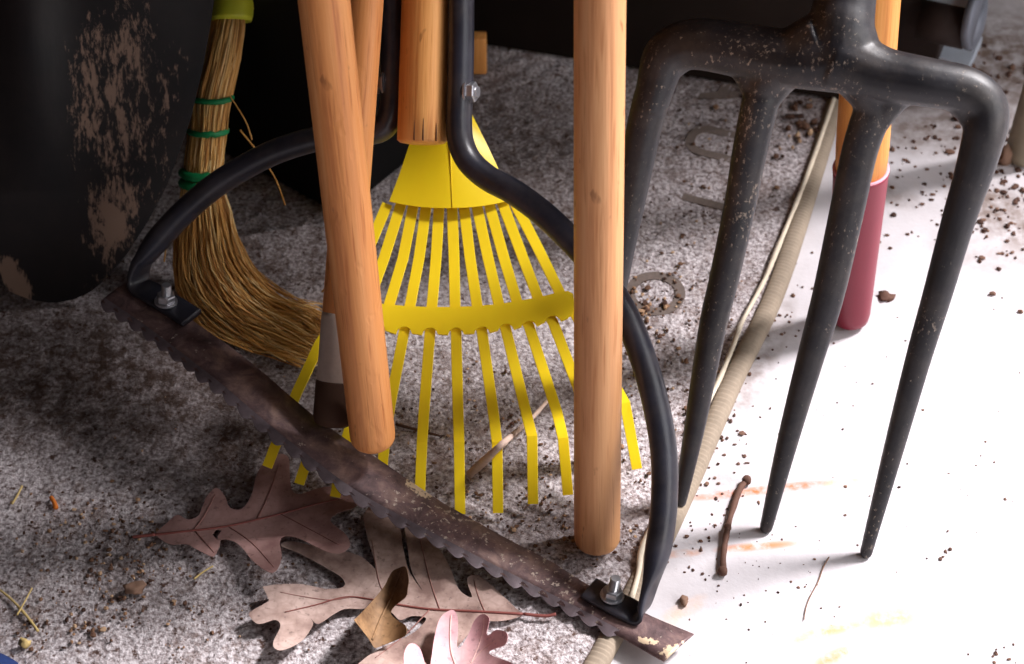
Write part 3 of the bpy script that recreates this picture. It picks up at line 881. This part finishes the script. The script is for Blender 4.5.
fo_ = bpy.data.objects.new('forging', me); COL.objects.link(fo_)
rm = fo_.modifiers.new('fuse', 'REMESH'); rm.mode = 'VOXEL'; rm.voxel_size = .00125; rm.use_smooth_shade = True
smo = fo_.modifiers.new('blend', 'SMOOTH'); smo.iterations = 9; smo.factor = .5
fm = bpy.data.meshes.new_from_object(fo_.evaluated_get(bpy.context.evaluated_depsgraph_get()))
bpy.data.objects.remove(fo_); bpy.data.meshes.remove(me)
def px_of(p):
    q = p - CAM; d = q.dot(FW)
    return 512 + q.x / d * F, 332 - q.dot(UP) / d * F
groups = {0: [], 1: [], 2: [], 3: [], 4: []}
vn = [V(v.normal) for v in fm.vertices]; vc = [V(v.co) for v in fm.vertices]
for p in fm.polygons:
    c = p.center; u, v = px_of(c); k = 0
    if v > 100:
        k, d = min(((kk, min((c - q).length for q in pp_k[::3])) for pp_k, rr_k, kk in fork_tubes), key=lambda z: z[1])
        if v < {1: 112, 2: 132, 3: 140, 4: 152}[k]: k = 0
    groups[k].append(tuple(p.vertices))
for k in (0, 1, 2, 3, 4):
    ids = sorted({i for f in groups[k] for i in f}); mp = {i: n for n, i in enumerate(ids)}
    nm = 'fork_head' if k == 0 else 'tine'
    m2 = bpy.data.meshes.new(nm); m2.from_pydata([vc[i] - fork.location for i in ids], [], [[mp[i] for i in f] for f in groups[k]])
    o2 = link(nm, m2, M['fork_black'], fork)
    m2.normals_split_custom_set_from_vertices([vn[i] for i in ids])
bpy.data.meshes.remove(fm)
hb_ = nk2 + fd * .13
aligned('handle', [(.017, 0), (.0185, .02), (.018, to_wall(hb_, fd, .022))], M['wood_pale'], hb_, fd, fork)

# ------------------------------------------------------------------ galvanised roller bracket, far right
bo = G(945, 62, .001)
brk = empty('roller_bracket', bo, 'pale galvanised metal bracket with dark roller on floor behind the fork', 'bracket')
A1 = V((.93, -.36, 0)).normalized(); A2 = V((.36, .93, 0)).normalized()
c = G(938, 52, 0)
bm = bmesh.new(); prism(bm, [G(905, 42, .012), G(917, 51, .012), G(969, 66, .012), G(983, 36, .012), G(940, 20, .012)], V((0, 0, -.011))); bevel(bm, .001)
mk('base_plate', bm, M['galv'], brk, smooth=False)
bm = bmesh.new(); prism(bm, [G(924, 0, .075), G(934, 2, .075), G(958, 9.5, .075), G(971, 13, .075), G(984, -14, .075), G(950, -30, .075)], V((0, 0, -.004))); bevel(bm, .001)
mk('top_plate', bm, M['galv'], brk, smooth=False)
q0 = G(925, 44, .012)
bm = bmesh.new(); box(bm, G(917, 14, .04) , A1, A2, Z, .052, .05, .056); bevel(bm, .002)
mk('housing', bm, M['darkgear'], brk, smooth=False)
rc = P(957, 27, 1.70)
bm = bmesh.new(); tube(bm, [rc - A1 * .03, rc + A1 * .008], .0165, 28)
mk('roller', bm, M['darkgear'], brk)
rd = P(975, 20, 1.695); ra = V((.86, -.46, .12)).normalized()
bm = bmesh.new(); d = [(rd - ra * .004, .0225), (rd - ra * .003, .0245), (rd + ra * .002, .0245), (rd + ra * .003, .0225), (rd + ra * .0025, .014), (rd + ra * .001, .012), (rd + ra * .001, .005)]
tube(bm, [a for a, b in d], [b for a, b in d], 32)
for v in bm.verts: pass
mk('wheel_flange', bm, M['flange'], brk)
# pipe at the right edge
pb = G(1022, 158, .001); pdv = V((.06, .06, 1)).normalized()
pp_ = aligned('metal_pipe', [(.010, 0), (.0135, .001), (.0142, .006), (.0142, .03), (.0136, .06), (.0136, to_wall(pb, pdv, .018))], M['pipe'], pb, pdv, None, wob=.03)
tag(pp_, 'dirty grey pipe standing on the floor at the right edge', 'pipe')

# ------------------------------------------------------------------ fallen leaves
def in_poly(x, y, poly):
    c = False; j = len(poly) - 1
    for i in range(len(poly)):
        xi, yi = poly[i]; xj, yj = poly[j]
        if (yi > y) != (yj > y) and x < (xj - xi) * (y - yi) / (yj - yi) + xi: c = not c
        j = i
    return c
def pdist(x, y, poly):
    best = 1e9
    for (x0, y0), (x1, y1) in zip(poly, poly[1:] + poly[:1]):
        dx, dy = x1 - x0, y1 - y0; q = dx * dx + dy * dy
        t = 0 if q == 0 else max(0, min(1, ((x - x0) * dx + (y - y0) * dy) / q))
        best = min(best, math.hypot(x - x0 - t * dx, y - y0 - t * dy))
    return best
def leaf(name, outline, height, mat, label, rib, rib_mat, side_ribs=(), stem=None, holes=()):
    ol = smooth_path(outline + [outline[0]], 4)[:-1]
    us = [p[0] for p in ol]; vs = [p[1] for p in ol]
    pts = [V(p) for p in ol]; edges = [(i, (i + 1) % len(ol)) for i in range(len(ol))]
    u = min(us)
    while u < max(us):
        v = min(vs)
        while v < max(vs):
            uu, vv = u + random.uniform(-1, 1), v + random.uniform(-1, 1)
            if in_poly(uu, vv, ol) and pdist(uu, vv, ol) > 2.0: pts.append(V((uu, vv)))
            v += 4.5
        u += 4.5
    vo, eo, fo, *_ = delaunay_2d_cdt(pts, edges, [], 1, 1e-4)
    bm = bmesh.new()
    hv = lambda u, v: height(u, v)
    bv = [bm.verts.new(G(p.x, p.y, hv(p.x, p.y))) for p in vo]
    for f in fo:
        a = sum(vo[i].x for i in f) / len(f); b = sum(vo[i].y for i in f) / len(f)
        if any(math.hypot((a - hx) / hr, (b - hy) / (hr * 1.6)) < 1 for hx, hy, hr in holes): continue
        bm.faces.new([bv[i] for i in f])
    base = G(outline[0][0], outline[0][1], 0)
    for v in [v for v in bm.verts if not v.link_faces]: bm.verts.remove(v)
    root = empty(name, V((base.x, base.y, MT)), label, 'leaf')
    bl = mk('leaf_blade', bm, mat, root)
    for p in bl.data.polygons:
        pass
    s = bl.modifiers.new('thickness', 'SOLIDIFY'); s.thickness = .00022; s.offset = -1
    bl.modifiers.new('edges', 'EDGE_SPLIT').split_angle = .9
    bm = bmesh.new(); pr = smooth_path(rib, 6)
    tube(bm, [G(u, v, hv(u, v) + .0004) for u, v in pr], [.0009 - .0006 * i / len(pr) for i in range(len(pr))], 6)
    mr = mk('midrib', bm, rib_mat, root)
    for sr in side_ribs:
        bm = bmesh.new(); pr = smooth_path(sr, 5)
        tube(bm, [G(u, v, hv(u, v) + .0001) for u, v in pr], [.0005 - .0003 * i / len(pr) for i in range(len(pr))], 5)
        mk('side_vein', bm, M['vein_soft'] if rib_mat is M['vein'] else rib_mat, mr)
    if stem:
        bm = bmesh.new(); pr = smooth_path(stem, 5)
        tube(bm, [G(u, v, MT + z) for u, v, z in pr], .0011, 7)
        mk('stalk', bm, rib_mat, root)
    return root
def crop(pts, ox, oy, s): return [(ox + x / s, oy + y / s) for x, y in pts]

olA = crop([(140, 345), (190, 300), (235, 265), (275, 285), (320, 270), (340, 225), (355, 190), (395, 155), (430, 190), (450, 235), (500, 240), (540, 180), (560, 100), (600, 40), (650, 15), (690, 30), (695, 90), (705, 165), (740, 180), (800, 160), (860, 150), (920, 175), (990, 195), (960, 235), (890, 258), (862, 285), (880, 310), (925, 345), (942, 390), (910, 420), (860, 420), (800, 395), (740, 365), (680, 352), (655, 375), (662, 430), (650, 480), (625, 502), (590, 490), (540, 450), (500, 400), (460, 372), (415, 368), (405, 400), (385, 435), (360, 430), (310, 405), (270, 385), (200, 385)], 120, 450, 4.096)
ribA = crop([(140, 347), (250, 335), (420, 315), (560, 285), (700, 250), (800, 222), (900, 200)], 120, 450, 4.096)
def vline(px, q):
    for (x0, y0), (x1, y1) in zip(px, px[1:]):
        if x0 <= q <= x1: return y0 + (y1 - y0) * (q - x0) / (x1 - x0)
    return px[0][1] if q < px[0][0] else px[-1][1]
hA = lambda u, v: MT + .0035 + .004 * min(1, max(0, (u - 150) / 60)) + .00002 * abs(v - vline(ribA, u)) ** 1.35 * 2.0 * min(1, max(0, (u - 150) / 80)) * (1 if v > vline(ribA, u) else .25) + .0016 * noise.noise(V((u * .03, v * .03, 1)))
leaf('oak_leaf', olA, hA, M['leafA'], 'mauve oak leaf with red midrib lying under the blade at left', ribA, M['vein'],
     [crop(q, 120, 450, 4.096) for q in ([(300, 330), (345, 270), (390, 180)], [(440, 310), (540, 380), (630, 480)], [(310, 335), (360, 390), (385, 420)], [(560, 285), (610, 180), (650, 60)], [(660, 262), (770, 320), (900, 390)])],
     [(133, 537, .002), (142, 536, .003), (155, 534.5, .0045)], [(217, 534, 2.3)])

olB = [(262.4, 586.7), (277, 584.4), (301.6, 584), (324, 588.5), (340, 588), (345, 584), (340.8, 577), (329.6, 570), (314.7, 561.5), (296, 552), (281, 545.6), (290, 541), (315, 546), (344, 551), (360, 556), (370.7, 564), (375, 568), (372.5, 554), (367, 535), (364, 515), (375, 503), (392, 508), (400, 528), (403, 547), (408, 568), (414, 579), (422, 590), (412, 572), (408, 550), (405, 525), (412, 512), (425, 520), (434, 540), (449, 565), (457, 586), (464, 594), (472, 597), (468, 585), (468, 577), (476, 575), (484.5, 579), (506, 598.6), (518, 610), (524, 614), (512, 619), (500, 621), (480, 622), (470, 632), (455, 650), (440, 668), (415, 676), (380, 676), (358, 668), (361.5, 661), (379, 649), (408, 636), (420, 627), (426, 618), (412, 616), (400, 620), (391, 612), (378, 608), (361, 609), (344.6, 609), (333, 614.7), (318.4, 624), (311, 619), (313, 625), (301.6, 641), (283, 650), (274.5, 648), (273.6, 641), (280, 628), (279, 622), (273.6, 620), (258.7, 624), (251, 618), (250, 612), (267, 602), (268, 598)]
ribB = [(524, 614), (470, 611), (430, 609), (395, 604), (370, 599), (345, 597), (315, 605), (285, 612)]
hB = lambda u, v: MT + .0025 + .0065 * min(1, max(0, (360 - u) / 80)) * min(1, max(0, (v - 560) / 30)) + .002 * (noise.noise(V((u * .02, v * .03, 5))) + .6) + .012 * min(1, max(0, (v - 640) / 30)) * min(1, max(0, (420 - u) / 40))
leaf('oak_leaf', olB, hB, M['leafB'], 'large pale taupe oak leaf beneath the small brown leaf fragment', ribB, M['vein'],
     [[(350, 597), (330, 600), (300, 596), (280, 592)], [(395, 604), (380, 585), (372, 540)], [(440, 610), (430, 580), (418, 530)], [(485, 612), (478, 595), (474, 580)], [(430, 609), (405, 635), (375, 658)]],
     [(524, 614, .003), (545, 616, .003), (556, 614, .004)])
olC = [(353.7, 620), (362, 612), (369, 604.5), (378, 594), (385, 585), (389, 577), (393, 571), (399, 568), (406, 567), (409, 579), (408, 588), (406, 597), (395, 606), (391, 614), (398.6, 621), (405, 625), (407, 630), (405, 636), (393, 641.5), (384, 645), (375, 648), (371, 643), (367, 637)]
hC = lambda u, v: MT + .011 + .010 * max(0, (605 - v) / 40) + .00018 * (u - 385) ** 2 * .12 + .001 * noise.noise(V((u * .05, v * .05, 9)))
leaf('leaf_fragment', olC, hC, M['leafC'], 'small olive brown curled leaf fragment on the taupe leaf', [(372, 640), (380, 620), (392, 595), (402, 571)], M['leafC'])
olD = [(433, 645), (435, 634), (437.6, 624), (441, 617), (446, 612.5), (453, 610), (457.5, 617), (458, 632), (457, 646), (459.5, 648.5), (464, 643), (470, 631), (475, 620), (482.6, 614), (489.4, 618), (488.5, 626), (487, 633), (489, 635), (496, 630), (506, 632), (508, 638), (505, 645), (496, 648.5), (489.4, 652), (493, 656), (512, 663), (518, 670), (508, 682), (488, 690), (470, 698), (452, 690), (438, 692), (420, 686), (406, 672), (403.5, 657), (407, 646), (413, 643.5), (420, 649), (425, 664), (429, 668), (431, 660)]
hD = lambda u, v: MT + .013 + .003 * noise.noise(V((u * .03, v * .03, 13))) + .00016 * (u - 455) ** 2 * .05 + .004 * max(0, (640 - v) / 30)
leaf('oak_leaf', olD, hD, M['leafD'], 'bright pink oak leaf at the bottom edge on the taupe leaf', [(470, 697), (462, 680), (452, 655), (450, 635), (451, 615)], M['vein_pale'],
     [[(462, 678), (475, 655), (483, 632), (484, 618)], [(470, 664), (485, 648), (503, 637)], [(455, 684), (430, 668), (412, 648)]])

# ------------------------------------------------------------------ twigs, grass, debris
def stick(name, px, rad, mat, label, z=.002, cat='twig', ground=0.0, n=6):
    zz = z if isinstance(z, (list, tuple)) else [z] * len(px)
    pts = [V(p) for p in smooth_path([G(u, v, ground + h) for (u, v), h in zip(px, zz)], n)]
    rr = [rad[0] + (rad[-1] - rad[0]) * i / (len(pts) - 1) for i in range(len(pts))]
    rr = [r * (1 + .25 * noise.noise(p * 140)) for r, p in zip(rr, pts)]
    bm = bmesh.new(); tube(bm, pts, rr, 8)
    o = mk_at(name, bm, mat, V((pts[0].x, pts[0].y, ground)))
    return tag(o, label, cat)
tw = stick('twig', [(748, 479), (741, 487), (736, 499), (729, 522), (725, 543), (723, 560), (724, 571)], [.0022, .0020], M['twig'], 'curved brown twig on the white concrete beside the fork', .003)
for (u, v), r in (((747, 480), .0034), ((723, 571), .0034), ((728, 527), .0027)):
    bm = bmesh.new(); bmesh.ops.create_icosphere(bm, subdivisions=2, radius=r)
    c = G(u, v, .0035)
    for q in bm.verts: q.co = c + q.co * (1 + .25 * noise.noise(q.co * 500))
    mk('knot', bm, M['twig'], tw)
stick('twig', [(470, 474), (482, 463), (500, 446), (516, 432), (532, 418), (550, 398)], [.0032, .0012], M['twig_pale'], 'pale straight twig caught between the yellow rake tines', (.004, .020, .042, .028, .014, .006), ground=MT)
stick('twig', [(396, 424), (414, 429), (440, 436)], [.0011, .0008], M['twig'], 'short thin brown twig beside the rake tine near the slanting handle', .002, ground=MT)
stick('grass_stalk', [(0, 590), (12, 600), (25, 614), (38, 631)], [.0008, .0010], M['drygrass'], 'long dry grass stalk at the lower left corner', .002, 'grass stalk', MT)
stick('grass_stalk', [(32, 588), (25, 601), (17, 615)], [.0006, .0006], M['drygrass'], 'thin dry stalk crossing over the long grass stalk', .004, 'grass stalk', MT)
stick('grass_stalk', [(12, 504), (17, 496), (22, 486)], [.0008, .0008], M['drygrass'], 'short straw on the mat nearest the left edge', .002, 'grass stalk', MT)
stick('grass_stalk', [(194, 579), (203, 572), (213, 566)], [.0007, .0006], M['drygrass'], 'short straw below the mauve leaf', .002, 'grass stalk', MT)
stick('rootlet', [(829, 557), (823, 568), (818, 582), (810, 597), (806, 608), (804, 620)], [.0005, .0003], M['husk'], 'hair thin reddish rootlet on the white concrete', .001, 'rootlet')
stick('rust_flake', [(51, 497), (54, 502), (56, 508)], [.0014, .0016], M['rust'], 'small orange flake on the mat left of the leaves', .002, 'flake', MT)

def chip(name, px, size, mat, label, cat, ground):
    bm = bmesh.new(); c = G(*px, ground)
    bmesh.ops.create_icosphere(bm, subdivisions=2, radius=1)
    for q in bm.verts:
        k = 1 + .9 * noise.noise(q.co * 1.9 + c * 50)
        q.co = c + V((q.co.x * size[0] * k, q.co.y * size[1] * k, max(0, (q.co.z + .6)) * size[2] * k))
    return tag(mk_at(name, bm, mat, c), label, cat)
chip('dry_husk', (134, 590), (.0058, .0048, .0034), M['husk'], 'small brown dry husk in the dirt below the mauve leaf stalk', 'husk', MT)
chip('bark_chip', (886, 298), (.0055, .0050, .0022), M['twig'], 'small grey brown bark chip right of the red grip', 'bark chip', 0)
chip('clay_pellet', (677, 523), (.0028, .0026, .0030), M['twig'], 'round brown pellet on the concrete beside the black frame', 'pellet', 0)
chip('clay_pellet', (684, 602), (.0030, .0036, .0026), M['husk'], 'tan seed shell on the concrete right of the black frame foot', 'seed shell', 0)
chip('tan_flake', (1004, 164), (.006, .004, .010), M['husk'], 'curled tan flake at the foot of the grey pipe', 'flake', 0)
chip('wood_chip', (25, 646), (.0032, .0030, .0045), M['drygrass'], 'tiny pale wood chip near the lower left corner', 'wood chip', MT)

def crumbs(name, spec, label, ground, mat, cat='soil crumbs'):
    bm = bmesh.new()
    for (u, v), (su, sv), n, (r0, r1) in spec:
        for _ in range(n):
            uu, vv = random.gauss(u, su), random.gauss(v, sv)
            p = G(uu, vv, ground)
            if p.y > 1.44 or p.y < .7: continue
            onmat = p.x < edge_x(p.y)
            if (ground > 0) != onmat: continue
            r = r0 * (r1 / r0) ** random.random()
            res = bmesh.ops.create_icosphere(bm, subdivisions=1, radius=1)['verts']
            sx, sy, sz = r * random.uniform(.7, 1.4), r * random.uniform(.7, 1.4), r * random.uniform(.4, .9)
            k = random.uniform(0, 50)
            for q in res:
                w = 1 + .5 * noise.noise(q.co * 1.3 + V((k, k, k)))
                q.co = p + V((q.co.x * sx * w, q.co.y * sy * w, (q.co.z + .5) * sz * w))
    c = V((0, 1.0, ground))
    o = mk_at(name, bm, mat, c, False)
    return tag(o, label, cat, kind='stuff')
def mat_crumb(name, cols):
    t = NT(name, .95, .1); g = t.n('ShaderNodeNewGeometry')
    t.color(t.ramp(g.outputs['Random Per Island'], [(i / (len(cols) - 1), srgb(*c)) for i, c in enumerate(cols)]))
    return t.m
M['crumb'] = mat_crumb('soil_crumb', [(62, 44, 38), (84, 62, 52), (110, 82, 66), (74, 52, 44), (150, 116, 90), (190, 160, 130)])
M['crumb_c'] = mat_crumb('soil_crumb_floor', [(62, 44, 38), (92, 70, 62), (120, 92, 78), (84, 62, 54)])
crumbs('soil_crumbs', [((128, 570), (26, 32), 150, (.0006, .0018)), ((80, 530), (45, 22), 90, (.0005, .0014)), ((150, 600), (120, 45), 170, (.0004, .0014)), ((85, 628), (12, 8), 25, (.0006, .0018)), ((35, 625), (18, 12), 30, (.0006, .0016)),
                       ((530, 490), (45, 40), 170, (.0005, .0018)), ((650, 370), (28, 55), 150, (.0006, .0022)), ((690, 260), (35, 60), 120, (.0006, .0018)), ((440, 420), (45, 40), 120, (.0005, .0016)), ((645, 300), (18, 10), 30, (.001, .0026)),
                       ((760, 110), (30, 30), 60, (.0008, .003)), ((805, 120), (10, 12), 30, (.001, .004)), ((600, 540), (40, 20), 80, (.0005, .0016)), ((310, 480), (120, 60), 120, (.0004, .0012))],
       'scattered brown soil crumbs and dirt on the grey mat', MT, M['crumb'])
crumbs('soil_crumbs', [((725, 420), (24, 34), 70, (.0005, .0022)), ((780, 320), (26, 26), 40, (.0006, .0020)), ((690, 500), (30, 40), 60, (.0005, .0018)), ((990, 205), (22, 30), 170, (.0006, .0028)), ((930, 160), (40, 25), 60, (.0006, .0022)),
                       ((900, 420), (80, 70), 60, (.0003, .0012)), ((720, 590), (45, 45), 40, (.0003, .0010)), ((900, 200), (30, 25), 40, (.0006, .0022)), ((810, 560), (50, 30), 30, (.0003, .001)), ((1000, 655), (14, 8), 14, (.0005, .0022)), ((945, 556), (6, 3), 6, (.0006, .0014)), ((980, 100), (40, 30), 120, (.001, .004))],
       'scattered dark soil crumbs on the pale concrete', 0.0, M['crumb_c'])
# blue cloth at the corner
bm = bmesh.new(); cpts = [(-60, 640), (-10, 651), (8, 658), (20, 668), (24, 690), (-60, 720)]
prev = None
for s, z in ((1.0, .0), (1.03, .008), (1.0, .016), (.9, .022), (.6, .026)):
    cu, cv = -25, 690
    ring = [bm.verts.new(G(cu + (u - cu) * s, cv + (v - cv) * s, MT + z)) for u, v in smooth_path(cpts + [cpts[0]], 5)[:-1]]
    if prev:
        n = len(ring)
        for q in range(n): bm.faces.new((prev[q], prev[(q + 1) % n], ring[(q + 1) % n], ring[q]))
    prev = ring
bm.faces.new(prev)
tag(mk_at('blue_cloth', bm, M['denim'], G(-25, 690, MT)), 'edge of a folded blue denim cloth at the bottom left corner', 'cloth')

# ------------------------------------------------------------------ light
w = bpy.data.worlds.new('world'); SC.world = w; w.use_nodes = True
w.node_tree.nodes['Background'].inputs[0].default_value = (.80, .84, 1.0, 1)
w.node_tree.nodes['Background'].inputs[1].default_value = .03
def area(name, loc, target, sx, sy, power, col):
    l = bpy.data.lights.new(name, 'AREA'); l.shape = 'RECTANGLE'; l.size = sx; l.size_y = sy; l.energy = power; l.color = col
    o = bpy.data.objects.new(name, l); COL.objects.link(o); o.location = loc
    o.rotation_euler = (V(target) - V(loc)).to_track_quat('-Z', 'Y').to_euler()
    return o
area('doorway_daylight', (2.7, 2.36, 3.1), (.1, 1.0, 0), .8, .8, 470, (1.0, .965, .985))
area('side_fill', (1.2, .65, .75), (.45, .85, 0), 1.1, .8, 10.5, (.97, .97, 1.0))  # added fill lamp, softens the fork shadows on the right floor
area('front_fill', (1.75, -.7, .6), (.05, 1.0, .14), 1.5, 0.9, 14.5, (1.0, .96, .94))  # added low fill lamp, brightens the front of the handles

# ------------------------------------------------------------------ camera
cd = bpy.data.cameras.new('camera'); cam = bpy.data.objects.new('camera', cd); COL.objects.link(cam)
cd.sensor_width = 24; cd.lens = 50; cd.clip_start = .05
cam.location = CAM; cam.rotation_euler = (math.pi / 2 - PITCH, 0, 0)
cd.dof.use_dof = True; cd.dof.focus_distance = 1.37; cd.dof.aperture_fstop = 6.3
SC.camera = cam
SC.view_settings.view_transform = 'Standard'; SC.view_settings.look = 'None'
SC.view_settings.exposure = 0.1; SC.view_settings.gamma = 1; SC.view_settings.use_curve_mapping = False
